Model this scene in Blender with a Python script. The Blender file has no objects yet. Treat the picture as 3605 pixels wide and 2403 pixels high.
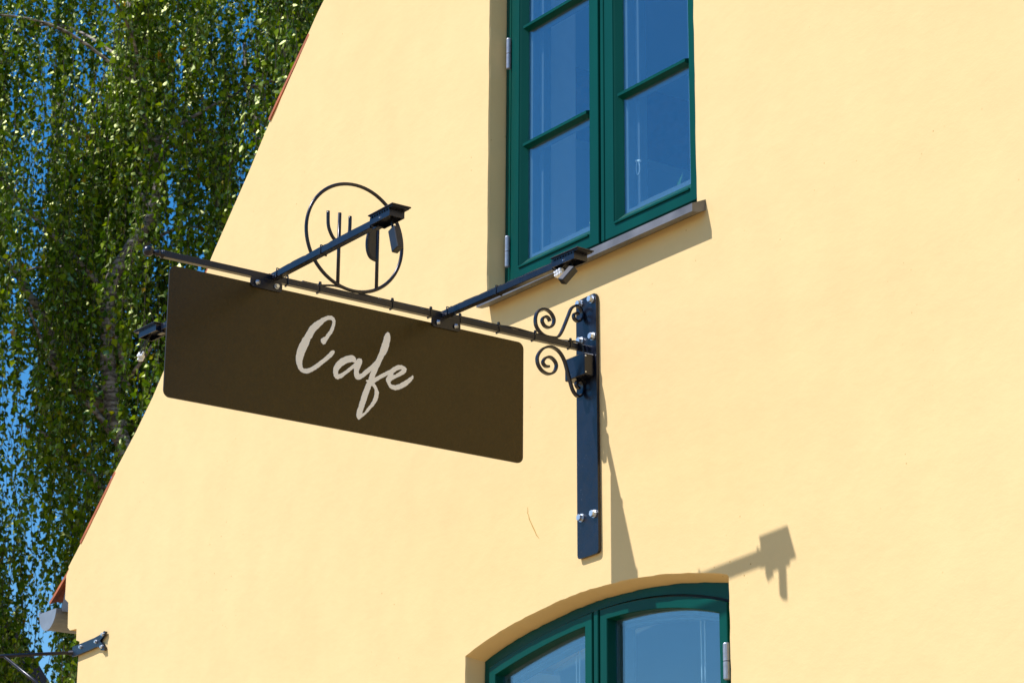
import bpy, bmesh, math, random
import numpy as np
from mathutils import Vector, Matrix, Quaternion

# ------------------------------------------------------------------ camera, sky, sun
sc = bpy.context.scene
COL = sc.collection
RIGHT = Vector((0.5795161, 0.8149381, 0.0060778))
UP = Vector((0.2434157, -0.1802047, 0.9530347))
FWD = Vector((-0.7777595, 0.5508195, 0.3028002))
EYE = Vector((0.0, -4.5, 1.6))
cam = bpy.data.cameras.new("camera")
cam.sensor_width = 36.0
cam.lens = 85.42
cam.clip_start = 0.1
cam.clip_end = 3000
cam.dof.use_dof = True
cam.dof.focus_distance = 7.3
cam.dof.aperture_fstop = 22.0
camo = bpy.data.objects.new("camera", cam)
COL.objects.link(camo)
m = Matrix((RIGHT, UP, -FWD)).transposed().to_4x4()
m.translation = EYE
camo.matrix_world = m
sc.camera = camo

TRAVEL = Vector((0.485, 1.0, -1.578)).normalized()     # the way sunlight travels
elev = math.asin(-TRAVEL.z)
azim = math.atan2(-TRAVEL.x, -TRAVEL.y)
world = bpy.data.worlds.new("World")
sc.world = world
world.use_nodes = True
wn = world.node_tree.nodes
wl = world.node_tree.links
bg = wn["Background"]
sky = wn.new("ShaderNodeTexSky")
sky.sky_type = 'NISHITA'
sky.sun_disc = False
sky.sun_elevation = elev
sky.sun_rotation = azim % (2 * math.pi)
sky.air_density = 1.0
sky.dust_density = 0.2
sky.ozone_density = 2.0
hsv = wn.new("ShaderNodeHueSaturation")
hsv.inputs["Saturation"].default_value = 1.45
wl.new(sky.outputs[0], hsv.inputs["Color"])
wl.new(hsv.outputs[0], bg.inputs[0])
bg.inputs[1].default_value = 0.132
sun = bpy.data.lights.new("sun", 'SUN')
sun.energy = 4.8
sun.angle = math.radians(0.55)
sun.color = (1.0, 0.965, 1.0)
suno = bpy.data.objects.new("sun", sun)
COL.objects.link(suno)
suno.rotation_euler = TRAVEL.to_track_quat('-Z', 'Y').to_euler()
suno.location = (-10, -20, 30)
sc.view_settings.view_transform = 'Standard'
sc.view_settings.look = 'None'
sc.view_settings.gamma = 1.0
sc.view_settings.exposure = 0.25
sc.view_settings.use_curve_mapping = False

rnd = random.Random(7)
rng = np.random.default_rng(11)

# ------------------------------------------------------------------ materials
def new_mat(name):
    mt = bpy.data.materials.new(name)
    mt.use_nodes = True
    nt = mt.node_tree
    return mt, nt, nt.nodes["Principled BSDF"], nt.nodes["Material Output"]

def noise(nt, scale, detail=4, rough=0.5, coord='Object', stretch=None):
    tc = nt.nodes.new("ShaderNodeTexCoord")
    n = nt.nodes.new("ShaderNodeTexNoise")
    n.inputs["Scale"].default_value = scale
    n.inputs["Detail"].default_value = detail
    n.inputs["Roughness"].default_value = rough
    src = tc.outputs[coord]
    if stretch:
        mp = nt.nodes.new("ShaderNodeMapping")
        mp.inputs["Scale"].default_value = stretch
        nt.links.new(src, mp.inputs[0]); src = mp.outputs[0]
    nt.links.new(src, n.inputs["Vector"])
    return n.outputs["Fac"]

def ramp(nt, fac, stops):
    r = nt.nodes.new("ShaderNodeValToRGB")
    e = r.color_ramp.elements
    while len(e) < len(stops): e.new(0.5)
    for el, (p, c) in zip(e, stops):
        el.position = p
        el.color = (c[0], c[1], c[2], 1) if not isinstance(c, (int, float)) else (c, c, c, 1)
    nt.links.new(fac, r.inputs[0])
    return r.outputs[0]

def mixc(nt, fac, a, b, mode='MIX'):
    mx = nt.nodes.new("ShaderNodeMix")
    mx.data_type = 'RGBA'; mx.blend_type = mode
    for sock, v in ((mx.inputs[0], fac), (mx.inputs[6], a), (mx.inputs[7], b)):
        if hasattr(v, "links"): nt.links.new(v, sock)
        elif isinstance(v, (int, float)): sock.default_value = v
        else: sock.default_value = (v[0], v[1], v[2], 1)
    return mx.outputs[2]

def bump(nt, height, strength, dist, nrm=None):
    b = nt.nodes.new("ShaderNodeBump")
    b.inputs["Strength"].default_value = strength
    b.inputs["Distance"].default_value = dist
    nt.links.new(height, b.inputs["Height"])
    if nrm is not None: nt.links.new(nrm, b.inputs["Normal"])
    return b.outputs[0]

def simple(name, col, rough=0.5, metal=0.0, spec=0.5, var=0.15, scale=30, bmp=0.0, bscale=200, coord='Object'):
    mt, nt, p, o = new_mat(name)
    c = ramp(nt, noise(nt, scale, coord=coord), [(0.3, [v * (1 - var) for v in col]), (0.7, [min(1, v * (1 + var)) for v in col])])
    nt.links.new(c, p.inputs["Base Color"])
    p.inputs["Roughness"].default_value = rough
    p.inputs["Metallic"].default_value = metal
    p.inputs["Specular IOR Level"].default_value = spec
    if bmp: nt.links.new(bump(nt, noise(nt, bscale, coord=coord), bmp, 0.002), p.inputs["Normal"])
    return mt

WALL_A = (0.83, 0.604, 0.278)
WALL_B = (0.86, 0.632, 0.298)

def mat_plaster():
    mt, nt, p, o = new_mat("yellow_limewash")
    big = noise(nt, 0.9, 5, 0.55)
    c = ramp(nt, big, [(0.3, WALL_A), (0.7, WALL_B)])
    mid = ramp(nt, noise(nt, 5.5, 6, 0.62), [(0.35, 0.962), (0.65, 1.0)])
    c = mixc(nt, 1.0, c, mid, 'MULTIPLY')
    brush = ramp(nt, noise(nt, 4.0, 5, 0.6, stretch=(1.6, 1, .35)), [(0.3, 0.982), (0.6, 1.0)])
    c = mixc(nt, 1.0, c, brush, 'MULTIPLY')
    # small ochre spatters in loose groups
    tc = nt.nodes.new("ShaderNodeTexCoord")
    v = nt.nodes.new("ShaderNodeTexVoronoi")
    v.inputs["Scale"].default_value = 26
    nt.links.new(tc.outputs["Object"], v.inputs["Vector"])
    spot = ramp(nt, v.outputs["Distance"], [(0.045, 1.0), (0.085, 0.0)])
    grp = ramp(nt, noise(nt, 2.3, 3), [(0.56, 0.0), (0.66, 0.75)])
    msk = mixc(nt, 1.0, spot, grp, 'MULTIPLY')
    c = mixc(nt, msk, c, (0.42, 0.22, 0.045))
    nt.links.new(c, p.inputs["Base Color"])
    p.inputs["Roughness"].default_value = 0.9
    p.inputs["Specular IOR Level"].default_value = 0.15
    n1 = bump(nt, noise(nt, 3.2, 3, 0.5), 0.2, 0.02)
    n2 = bump(nt, noise(nt, 18, 4, 0.6, stretch=(1, 1, 1.6)), 0.11, 0.008, n1)
    n3 = bump(nt, noise(nt, 150, 3, 0.65), 0.14, 0.002, n2)
    nt.links.new(n3, p.inputs["Normal"])
    return mt

def mat_black_paint(name="black_metal_paint", rough=0.3, base=(0.0045, 0.006, 0.014), spec=0.5, bmp=0.06, speck=0.5, var=0.28):
    mt, nt, p, o = new_mat(name)
    c = ramp(nt, noise(nt, 14, 5), [(0.35, [v * (1 - var) for v in base]), (0.7, [v * (1 + var) for v in base])])
    # pale weathered specks
    tc = nt.nodes.new("ShaderNodeTexCoord")
    v = nt.nodes.new("ShaderNodeTexVoronoi"); v.inputs["Scale"].default_value = 95
    nt.links.new(tc.outputs["Object"], v.inputs["Vector"])
    spot = ramp(nt, v.outputs["Distance"], [(0.09, 1.0), (0.16, 0.0)])
    grp = ramp(nt, noise(nt, 9, 3, stretch=(1, 1, .35)), [(0.55, 0.0), (0.66, speck)])
    c = mixc(nt, mixc(nt, 1.0, spot, grp, 'MULTIPLY'), c, (0.22, 0.23, 0.26))
    nt.links.new(c, p.inputs["Base Color"])
    r = ramp(nt, noise(nt, 40, 4), [(0.3, rough * 0.85), (0.7, rough * 1.2)])
    nt.links.new(r, p.inputs["Roughness"])
    p.inputs["Specular IOR Level"].default_value = spec
    if bmp: nt.links.new(bump(nt, noise(nt, 320, 3), bmp, 0.001), p.inputs["Normal"])
    return mt

def mat_green():
    mt, nt, p, o = new_mat("green_window_paint")
    c = ramp(nt, noise(nt, 6, 5, stretch=(1, 1, .3)), [(0.3, (0.0, 0.053, 0.040)), (0.7, (0.0, 0.068, 0.050))])
    nt.links.new(c, p.inputs["Base Color"])
    p.inputs["Roughness"].default_value = 0.36
    p.inputs["Specular IOR Level"].default_value = 0.13
    nt.links.new(bump(nt, noise(nt, 60, 4, stretch=(1, 1, .2)), 0.05, 0.002), p.inputs["Normal"])
    return mt

def mat_glass():
    mt, nt, p, o = new_mat("window_glass")
    nt.nodes.remove(p)
    fr = nt.nodes.new("ShaderNodeFresnel")
    geo = nt.nodes.new("ShaderNodeNewGeometry")                  # same reflectance on both faces of the sheet
    io = nt.nodes.new("ShaderNodeMapRange"); IOR = 2.25
    io.inputs["To Min"].default_value = IOR; io.inputs["To Max"].default_value = 1 / IOR
    nt.links.new(geo.outputs["Backfacing"], io.inputs["Value"]); nt.links.new(io.outputs[0], fr.inputs[0])
    tr = nt.nodes.new("ShaderNodeBsdfTransparent"); tr.inputs[0].default_value = (0.86, 0.955, 0.97, 1)
    gl = nt.nodes.new("ShaderNodeBsdfGlossy"); gl.inputs["Roughness"].default_value = 0.015
    gl.inputs["Color"].default_value = (0.84, 0.95, 1.0, 1)
    mx = nt.nodes.new("ShaderNodeMixShader")
    nt.links.new(fr.outputs[0], mx.inputs[0]); nt.links.new(tr.outputs[0], mx.inputs[1]); nt.links.new(gl.outputs[0], mx.inputs[2])
    nt.links.new(bump(nt, noise(nt, 4.5, 2), 0.05, 0.01), gl.inputs["Normal"])
    nt.links.new(mx.outputs[0], o.inputs[0])
    return mt

def mat_leaf(name, c0, c1, c2):
    mt, nt, p, o = new_mat(name)
    nt.nodes.remove(p)
    g = nt.nodes.new("ShaderNodeNewGeometry")
    c = ramp(nt, g.outputs["Random Per Island"], [(0.0, c0), (0.6, c1), (0.985, c2), (1.0, (0.35, 0.16, 0.01))])
    d = nt.nodes.new("ShaderNodeBsdfDiffuse")
    t = nt.nodes.new("ShaderNodeBsdfTranslucent")
    gl = nt.nodes.new("ShaderNodeBsdfGlossy"); gl.inputs["Roughness"].default_value = 0.58; gl.inputs["Color"].default_value = (0.95, 1.0, 0.5, 1)
    nt.links.new(c, d.inputs[0])
    tc = mixc(nt, 1.0, c, (1.0, 1.0, 0.35), 'MULTIPLY')
    nt.links.new(tc, t.inputs[0])
    m1 = nt.nodes.new("ShaderNodeMixShader"); m1.inputs[0].default_value = 0.42
    nt.links.new(d.outputs[0], m1.inputs[1]); nt.links.new(t.outputs[0], m1.inputs[2])
    fr = nt.nodes.new("ShaderNodeFresnel"); fr.inputs[0].default_value = 1.45
    m2 = nt.nodes.new("ShaderNodeMixShader")
    dim = nt.nodes.new("ShaderNodeMath"); dim.operation = 'MULTIPLY'; dim.inputs[1].default_value = 0.27
    nt.links.new(fr.outputs[0], dim.inputs[0])
    nt.links.new(dim.outputs[0], m2.inputs[0]); nt.links.new(m1.outputs[0], m2.inputs[1]); nt.links.new(gl.outputs[0], m2.inputs[2])
    nt.links.new(m2.outputs[0], o.inputs[0])
    return mt

def mat_bark():
    mt, nt, p, o = new_mat("birch_bark")
    a = noise(nt, 7, 5, 0.65, stretch=(1, 1, 4.5))
    c = ramp(nt, a, [(0.30, (0.035, 0.025, 0.02)), (0.44, (0.13, 0.10, 0.075)), (0.56, (0.38, 0.33, 0.27)), (0.8, (0.56, 0.52, 0.45))])
    nt.links.new(c, p.inputs["Base Color"])
    p.inputs["Roughness"].default_value = 0.8
    nt.links.new(bump(nt, a, 0.5, 0.02), p.inputs["Normal"])
    return mt

M = dict(
    plaster=mat_plaster(), black=mat_black_paint(), panel=mat_black_paint("sign_board_paint", 0.27, (0.043, 0.0265, 0.0012), 0.3, 0.0, 0.06, 0.06),
    letter=simple("cream_letter_vinyl", (0.95, 0.94, 0.88), 0.5, var=0.02),
    bolt=simple("galvanised_steel", (0.62, 0.66, 0.70), 0.38, 0.85, var=0.2, scale=60),
    grey=simple("grey_hinge_metal", (0.34, 0.37, 0.42), 0.4, 0.5, var=0.15, scale=60),
    green=mat_green(), gap=simple("dark_rubber_seal", (0.006, 0.008, 0.008), 0.6), glass=mat_glass(),  # gap: near-black colour standing in for the shade between frame and sash
    white=simple("white_inside_paint", (0.86, 0.87, 0.88), 0.5, var=0.03),
    inner=simple("grey_inner_frame", (0.13, 0.15, 0.165), 0.5, var=0.04),
    room=simple("pale_room_wall", (0.78, 0.80, 0.82), 0.8, var=0.05, scale=2),
    sill=simple("weathered_zinc", (0.15, 0.15, 0.155), 0.5, 0.2, var=0.35, scale=9, bmp=0.1),
    tile=simple("terracotta_tile", (0.42, 0.115, 0.04), 0.75, var=0.35, scale=14, bmp=0.3, bscale=90),
    gutter=simple("zinc_gutter", (0.25, 0.28, 0.31), 0.45, 0.3, var=0.15, scale=14),
    plastic=simple("white_terminal_plastic", (0.80, 0.82, 0.82), 0.35, var=0.05),
    bplastic=simple("black_plastic", (0.014, 0.014, 0.015), 0.38, var=0.2),
    cable=simple("black_cable_sheath", (0.010, 0.010, 0.011), 0.3, var=0.2),
    bark=mat_bark(), twig=simple("dark_birch_twig", (0.05, 0.028, 0.018), 0.75, var=0.3, scale=3),
    leaf=mat_leaf("birch_leaf", (0.036, 0.095, 0.002), (0.130, 0.235, 0.004), (0.30, 0.40, 0.010)),
    houseleaf=simple("houseplant_leaf", (0.10, 0.26, 0.06), 0.4, var=0.3),
    pot=simple("white_glazed_pot", (0.7, 0.7, 0.68), 0.25, var=0.05),
    paving=simple("pale_street_paving", (0.31, 0.21, 0.095), 0.9, var=0.12, scale=0.8, bmp=0.3, bscale=40),
    nwall=simple("beige_render", (0.30, 0.25, 0.17), 0.9, var=0.1, scale=2, bmp=0.2),
    nroof=simple("brown_tile_roof", (0.055, 0.020, 0.011), 0.9, var=0.3, spec=0.15, scale=6, bmp=0.4, bscale=20),
    fascia=simple("dark_zinc_flashing", (0.05, 0.052, 0.058), 0.6, 0.0, var=0.2, scale=14),  # zinc darkened to hold the shade of the tile overhang
    crack=simple("ochre_crack", (0.42, 0.24, 0.03), 0.9),
    rust=simple("rusty_iron", (0.20, 0.085, 0.02), 0.8, var=0.35, scale=50),
)

# ------------------------------------------------------------------ object helpers
WORLD = {}
def _mesh(name, verts, faces, mat, smooth=False):
    me = bpy.data.meshes.new(name)
    me.from_pydata([tuple(v) for v in verts], [], faces)
    me.materials.append(mat)
    if smooth:
        me.polygons.foreach_set("use_smooth", [True] * len(me.polygons))
    me.update()
    return me

def link(name, me, parent=None, loc=(0, 0, 0)):
    """object at world position loc; parents are never rotated when this is used"""
    o = bpy.data.objects.new(name, me)
    COL.objects.link(o)
    loc = Vector(loc)
    WORLD[o.name] = loc
    if parent is not None:
        o.parent = parent
        o.location = loc - WORLD[parent.name]
    else:
        o.location = loc
    return o

def part(name, geo, mat, parent, smooth=False, origin=None):
    """geometry in world metres -> child object whose origin sits at the middle of the geometry"""
    v, f = geo
    v = [Vector(p) for p in v]
    c = origin if origin is not None else sum(v, Vector()) / len(v)
    c = Vector(c)
    return link(name, _mesh(name, [p - c for p in v], f, mat, smooth), parent, c)

def thing(name, label, cat, loc, group=None):
    o = link(name, None, None, loc)
    o.empty_display_size = 0.1
    o["label"] = label; o["category"] = cat
    if group: o["group"] = group
    return o

def join(*geos):
    V, F = [], []
    for v, f in geos:
        k = len(V)
        V += [Vector(p) for p in v]
        F += [tuple(i + k for i in q) for q in f]
    return V, F

def move(geo, mat4):
    return [mat4 @ Vector(p) for p in geo[0]], geo[1]

def box(x0, x1, y0, y1, z0, z1, bev=0.0):
    if bev <= 0:
        v = [(x, y, z) for x in (x0, x1) for y in (y0, y1) for z in (z0, z1)]
        f = [(0, 1, 3, 2), (4, 6, 7, 5), (0, 4, 5, 1), (2, 3, 7, 6), (0, 2, 6, 4), (1, 5, 7, 3)]
        return v, f
    bm = bmesh.new()
    bmesh.ops.create_cube(bm, size=1.0)
    for v in bm.verts:
        v.co = Vector(((x0 + x1) / 2 + v.co.x * (x1 - x0), (y0 + y1) / 2 + v.co.y * (y1 - y0), (z0 + z1) / 2 + v.co.z * (z1 - z0)))
    bmesh.ops.bevel(bm, geom=list(bm.edges), offset=bev, segments=1, affect='EDGES')
    bm.verts.index_update()
    g = [v.co.copy() for v in bm.verts], [tuple(v.index for v in f.verts) for f in bm.faces]
    bm.free()
    return g

def sweep(path, prof, ref=(1, 0, 0), cap=True, scale=None, closed=False):
    """sweep profile points (a along ref, b across) along a path"""
    P = [Vector(p) for p in path]; n = len(P); k = len(prof)
    V, F = [], []
    ref = Vector(ref)
    for i, p in enumerate(P):
        if closed: t = P[(i + 1) % n] - P[i - 1]
        else: t = P[min(i + 1, n - 1)] - P[max(i - 1, 0)]
        t.normalize()
        a = ref - t * ref.dot(t)
        if a.length < 1e-4: a = Vector((0, 0, 1)) - t * t.z
        a.normalize(); b = t.cross(a)
        s = scale[i] if scale else 1.0
        V += [p + a * (u * s) + b * (w * s) for u, w in prof]
    for i in range(n if closed else n - 1):
        for j in range(k):
            F.append((i * k + j, i * k + (j + 1) % k, ((i + 1) % n) * k + (j + 1) % k, ((i + 1) % n) * k + j))
    if cap and not closed:
        F.append(tuple(range(k - 1, -1, -1))); F.append(tuple((n - 1) * k + j for j in range(k)))
    return V, F

def circ(r, n=8):
    return [(r * math.cos(2 * math.pi * i / n), r * math.sin(2 * math.pi * i / n)) for i in range(n)]
def rect(a, b, c=0.0):
    if c <= 0: return [(-a, -b), (a, -b), (a, b), (-a, b)]
    return [(-a + c, -b), (a - c, -b), (a, -b + c), (a, b - c), (a - c, b), (-a + c, b), (-a, b - c), (-a, -b + c)]

def smooth_path(pts, sub=4):
    """Catmull-Rom through the points"""
    P = [Vector(p) for p in pts]; out = []
    for i in range(len(P) - 1):
        p0, p1, p2, p3 = P[max(i - 1, 0)], P[i], P[i + 1], P[min(i + 2, len(P) - 1)]
        for s in range(sub):
            t = s / sub
            out.append(0.5 * ((2 * p1) + (p2 - p0) * t + (2 * p0 - 5 * p1 + 4 * p2 - p3) * t * t + (3 * p1 - p0 - 3 * p2 + p3) * t ** 3))
    out.append(P[-1])
    return out

def rev(profile, n=16, axis='Z'):
    """lathe: (r, h) pairs"""
    V, F = [], []
    for r, h in profile:
        for i in range(n):
            a = 2 * math.pi * i / n
            c, s = r * math.cos(a), r * math.sin(a)
            V.append({'Z': (c, s, h), 'Y': (c, h, s), 'X': (h, c, s)}[axis])
    for i in range(len(profile) - 1):
        for j in range(n):
            F.append((i * n + j, i * n + (j + 1) % n, (i + 1) * n + (j + 1) % n, (i + 1) * n + j))
    F.append(tuple(range(n))); F.append(tuple((len(profile) - 1) * n + j for j in range(n)))
    return V, F

def offset(poly, d):
    """inset a counter-clockwise 2D polygon by d"""
    n = len(poly); out = []
    for i in range(n):
        a, b, c = Vector(poly[i - 1]), Vector(poly[i]), Vector(poly[(i + 1) % n])
        e1 = (b - a).normalized(); e2 = (c - b).normalized()
        n1 = Vector((-e1.y, e1.x)); n2 = Vector((-e2.y, e2.x))
        mm = n1 + n2
        k = mm.dot(n1)
        out.append(b + mm * (d / max(k, 0.3)))
    return out

def ring(poly, prof, wrap=True):
    """window ring: for each (inset, y) a loop; poly is ccw in X-Z"""
    V, F = [], []; n = len(poly)
    for d, y in prof:
        V += [(p[0], y, p[1]) for p in (offset(poly, d) if abs(d) > 1e-6 else [Vector(q) for q in poly])]
    k = len(prof)
    for i in range(k if wrap else k - 1):
        for j in range(n):
            F.append((i * n + j, i * n + (j + 1) % n, ((i + 1) % k) * n + (j + 1) % n, ((i + 1) % k) * n + j))
    return V, F

def slab(poly, y0, y1):
    """solid plate from a simple X-Z polygon (fan-safe ngons)"""
    n = len(poly)
    V = [(p[0], y0, p[1]) for p in poly] + [(p[0], y1, p[1]) for p in poly]
    F = [tuple(range(n)), tuple(range(2 * n - 1, n - 1, -1))]
    F += [(j, n + j, n + (j + 1) % n, (j + 1) % n) for j in range(n)]
    return V, F

def filled(loops, to3d, depth3d):
    """flat region with holes, given thickness; loops are 2D lists, first is outside"""
    bm = bmesh.new(); allv = []; edges = []
    for L in loops:
        vs = [bm.verts.new(to3d(p)) for p in L]
        allv.append(vs)
        for i in range(len(vs)): edges.append(bm.edges.new((vs[i - 1], vs[i])))
    bmesh.ops.triangle_fill(bm, use_beauty=True, use_dissolve=False, edges=edges)
    bm.normal_update()
    d = Vector(depth3d)
    for f in bm.faces:
        if f.normal.dot(d) > 0: f.normal_flip()
    for vs in allv:
        back = [bm.verts.new(v.co + d) for v in vs]
        for i in range(len(vs)): bm.faces.new((vs[i - 1], vs[i], back[i], back[i - 1]))
    bmesh.ops.recalc_face_normals(bm, faces=list(bm.faces))
    bm.verts.index_update()
    g = [v.co.copy() for v in bm.verts], [tuple(v.index for v in f.verts) for f in bm.faces]
    bm.free()
    return g

def resample(poly, step, jit=0.0, closed=True):
    out = []
    n = len(poly)
    for i in range(n if closed else n - 1):
        a, b = Vector(poly[i]), Vector(poly[(i + 1) % n])
        k = max(1, int(round((b - a).length / step)))
        for s in range(k):
            p = a.lerp(b, s / k)
            if jit: p = p + Vector((rnd.uniform(-jit, jit), rnd.uniform(-jit, jit)))
            out.append(p)
    return out

# ------------------------------------------------------------------ ground
g = link("street_ground", _mesh("street_ground", [(-900, -900, 0), (900, -900, 0), (900, 900, 0), (-900, 900, 0)], [(0, 1, 2, 3)], M['paving']))
g["kind"] = "structure"; g["label"] = "pale paved street below the yellow house"

# ------------------------------------------------------------------ yellow house
CX = -5.938
house = thing("yellow_house", "yellow limewashed gabled house with green windows and a tiled verge", "house", (CX, 0, 0))

left = [(-9.578, 0), (-9.580, 3.50), (-9.578, 3.537), (-9.612, 3.547), (-9.616, 3.598), (-9.682, 3.601), (-9.706, 3.617), (-9.716, 3.730), (-9.752, 3.751), (-9.754, 3.857)]
rake = [(-9.729, 3.884), (-9.590, 3.992), (-9.314, 4.236), (-9.132, 4.374), (-8.991, 4.495), (-8.497, 5.012), (-8.236, 5.268), (-7.989, 5.528), (-7.711, 5.798), (-7.651, 5.846), (-5.938, 7.43)]
lower_open_top = [(-6.610, 3.046), (-6.560, 3.062), (-6.499, 3.079), (-6.410, 3.099), (-6.328, 3.114), (-6.240, 3.127), (-6.163, 3.137), (-6.080, 3.147), (-6.002, 3.153), (-5.925, 3.1565), (-5.847, 3.157), (-5.770, 3.1555), (-5.697, 3.153), (-5.620, 3.147), (-5.551, 3.140), (-5.480, 3.131), (-5.410, 3.120), (-5.350, 3.109), (-5.300, 3.098), (-5.2705, 3.091), (-5.263, 3.083)]
upper_open = [(-6.506, 4.255), (-5.375, 4.255), (-5.376, 5.78), (-6.507, 5.78)]
lower_open = [(-6.610, 1.95), (-5.259, 1.95)] + [p for p in reversed(lower_open_top)]
right = [(2 * CX - x, z) for x, z in left]
rrake = [(2 * CX - x, z) for x, z in rake[:-1]]
outer = [(-9.578, 0)] + [(2 * CX + 9.578, 0)] + right[1:] + rrake + [(CX, 7.43)] + list(reversed(rake[:-1])) + list(reversed(left[1:]))
outer_j = []
for i, p in enumerate(outer):
    q = outer[(i + 1) % len(outer)]
    L = (Vector(q) - Vector(p)).length
    if L > 0.12 and p[1] > 3.5 and q[1] > 3.5:
        outer_j += [v for v in resample([p, q], 0.05, 0.0025, closed=False)]
    else: outer_j.append(Vector(p))
up_j = resample(upper_open, 0.05, 0.0015)
lo_j = resample(lower_open, 0.03, 0.0012)

bm = bmesh.new()
vsets = []; edges = []
for L in (outer_j, up_j, lo_j):
    vs = [bm.verts.new((p[0], 0, p[1])) for p in L]; vsets.append(vs)
    for i in range(len(vs)): edges.append(bm.edges.new((vs[i - 1], vs[i])))
bmesh.ops.triangle_fill(bm, use_beauty=True, use_dissolve=False, edges=edges)
def opening_sides(vs, loop, sp):
    # soft arris, then a reveal splayed 20 mm inward over 60 mm, then straight to the room
    prev = vs; n = len(vs)
    lp = [Vector((p[0], p[1])) for p in loop]
    area = sum(lp[i - 1].x * lp[i].y - lp[i].x * lp[i - 1].y for i in range(n))
    if area < 0: sign = -1
    else: sign = 1
    for d, y in ((0.003, 0.006), (sp, 0.062), (0.020, 0.35)):
        o = offset(lp, d * sign)
        cur = [bm.verts.new((q.x, y, q.y)) for q in o]
        for i in range(n): bm.faces.new((prev[i - 1], prev[i], cur[i], cur[i - 1]))
        prev = cur
opening_sides(vsets[1], up_j, .012); opening_sides(vsets[2], lo_j, .020)
back = [bm.verts.new((v.co.x, 0.30, v.co.z)) for v in vsets[0]]
for i in range(len(back)): bm.faces.new((vsets[0][i - 1], vsets[0][i], back[i], back[i - 1]))
bm.normal_update(); bm.verts.index_update()
part("gable_wall", ([v.co.copy() for v in bm.verts], [tuple(v.index for v in f.verts) for f in bm.faces]), M['plaster'], house, origin=(CX, 0, 3))
bm.free()

crk = [(-6.2600, 3.4838), (-6.2578, 3.4688), (-6.2600, 3.4640), (-6.2547, 3.4573), (-6.2495, 3.4418), (-6.2409, 3.4290), (-6.2303, 3.4129), (-6.2212, 3.4004), (-6.2092, 3.3810), (-6.1942, 3.3669)]
part("plaster_crack", sweep([(x, -.0002, z) for x, z in crk], rect(.0011, .0006), ref=(1, 0, 0), scale=[.4, .9, 1, .8, 1.2, 1, 1.3, 1.2, 1, .4]), M['crack'], house)

# body of the house behind the gable
part("side_wall", box(-9.578, -9.30, 0.302, 9.0, 0, 3.9), M['plaster'], house)
part("side_wall", box(-2.576, -2.298, 0.302, 9.0, 0, 3.9), M['plaster'], house)
part("back_wall", slab([(-9.578, 0), (-2.298, 0), (-2.30, 3.86), (CX, 7.2), (-9.57, 3.86)], 8.8, 9.0), M['plaster'], house)
part("eaves_cornice", sweep([(0, 0.302, 0), (0, 9.0, 0)], [(-9.578, 3.537), (-9.612, 3.547), (-9.616, 3.598), (-9.706, 3.617), (-9.716, 3.730), (-9.752, 3.751), (-9.752, 3.85), (-9.578, 3.85)][::-1], ref=(1, 0, 0)), M['plaster'], house)
part("floor_slab", box(-9.30, -2.576, 0.36, 8.8, 3.38, 3.52), M['room'], house)
part("partition_wall", box(-9.30, -2.576, 3.6, 3.72, 0.0, 3.38), M['room'], house)
part("partition_wall", slab([(-9.30, 3.52), (-2.576, 3.52), (-2.576, 4.0), (-4.2, 5.5), (-7.7, 5.5), (-9.30, 4.0)], 3.6, 3.72), M['room'], house)
part("sloping_ceiling", join(slab([(-9.30, 3.95), (-7.65, 5.5), (-7.65, 5.54), (-9.30, 4.02)], 0.36, 3.6), slab([(-4.226, 5.5), (-2.576, 3.95), (-2.576, 4.02), (-4.226, 5.54)], 0.36, 3.6), box(-7.65, -4.226, 0.36, 3.6, 5.80, 5.84)), M['room'], house)
part("inner_leaf_wall", filled([[(-9.3, 0.02), (-2.576, 0.02), (-2.576, 3.9), (CX, 7.0), (-9.3, 3.9)], [(-6.49, 4.26), (-5.39, 4.26), (-5.39, 5.77), (-6.49, 5.77)], [(-6.59, 1.97), (-5.28, 1.97), (-5.28, 3.10), (-5.94, 3.13), (-6.59, 3.03)]], lambda p: (p[0], 0.352, p[1]), (0, 0.02, 0)), M['room'], house)

# roof: a slab on each slope, then real tiles along the verge that is in view
roof = part("roof", join(slab([(-9.86, 3.765), (-9.13, 4.31), (-8.24, 5.20), (CX, 7.38), (CX, 7.30), (-8.24, 5.12), (-9.13, 4.23), (-9.80, 3.70)], 0.05, 9.05), slab([(CX, 7.38), (2 * CX + 9.86, 3.765), (2 * CX + 9.80, 3.70), (CX, 7.30)], 0.05, 9.05)), M['tile'], house)
def tile_mesh():
    # pantile: S profile across (y), runs up the slope (local x), underside included
    prof = [(0.00, 0.0), (0.035, 0.022), (0.08, 0.026), (0.125, 0.010), (0.18, 0.0), (0.235, 0.008)]
    V, F = [], []; n = len(prof)
    for x, dz in ((0.0, 0.012), (0.40, 0.0)):
        for th in (0.014, 0.0):
            V += [(x, y, z + dz + th) for y, z in prof]
    for j in range(n - 1):
        F += [(j, j + 1, 2 * n + j + 1, 2 * n + j), (n + j + 1, n + j, 3 * n + j, 3 * n + j + 1), (j + 1, j, n + j, n + j + 1), (2 * n + j, 2 * n + j + 1, 3 * n + j + 1, 3 * n + j)]
    F += [(0, 2 * n, 3 * n, n), (n - 1, 2 * n - 1, 4 * n - 1, 3 * n - 1)]
    return _mesh("tile", V, F, M['tile'])
TILE = tile_mesh()
RX = [p[0] for p in rake]; RZ_ = [p[1] for p in rake]
rz = lambda x: float(np.interp(x, RX, RZ_)) if x > RX[0] else RZ_[0] + (x - RX[0]) * .66
xt = -9.925
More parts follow.
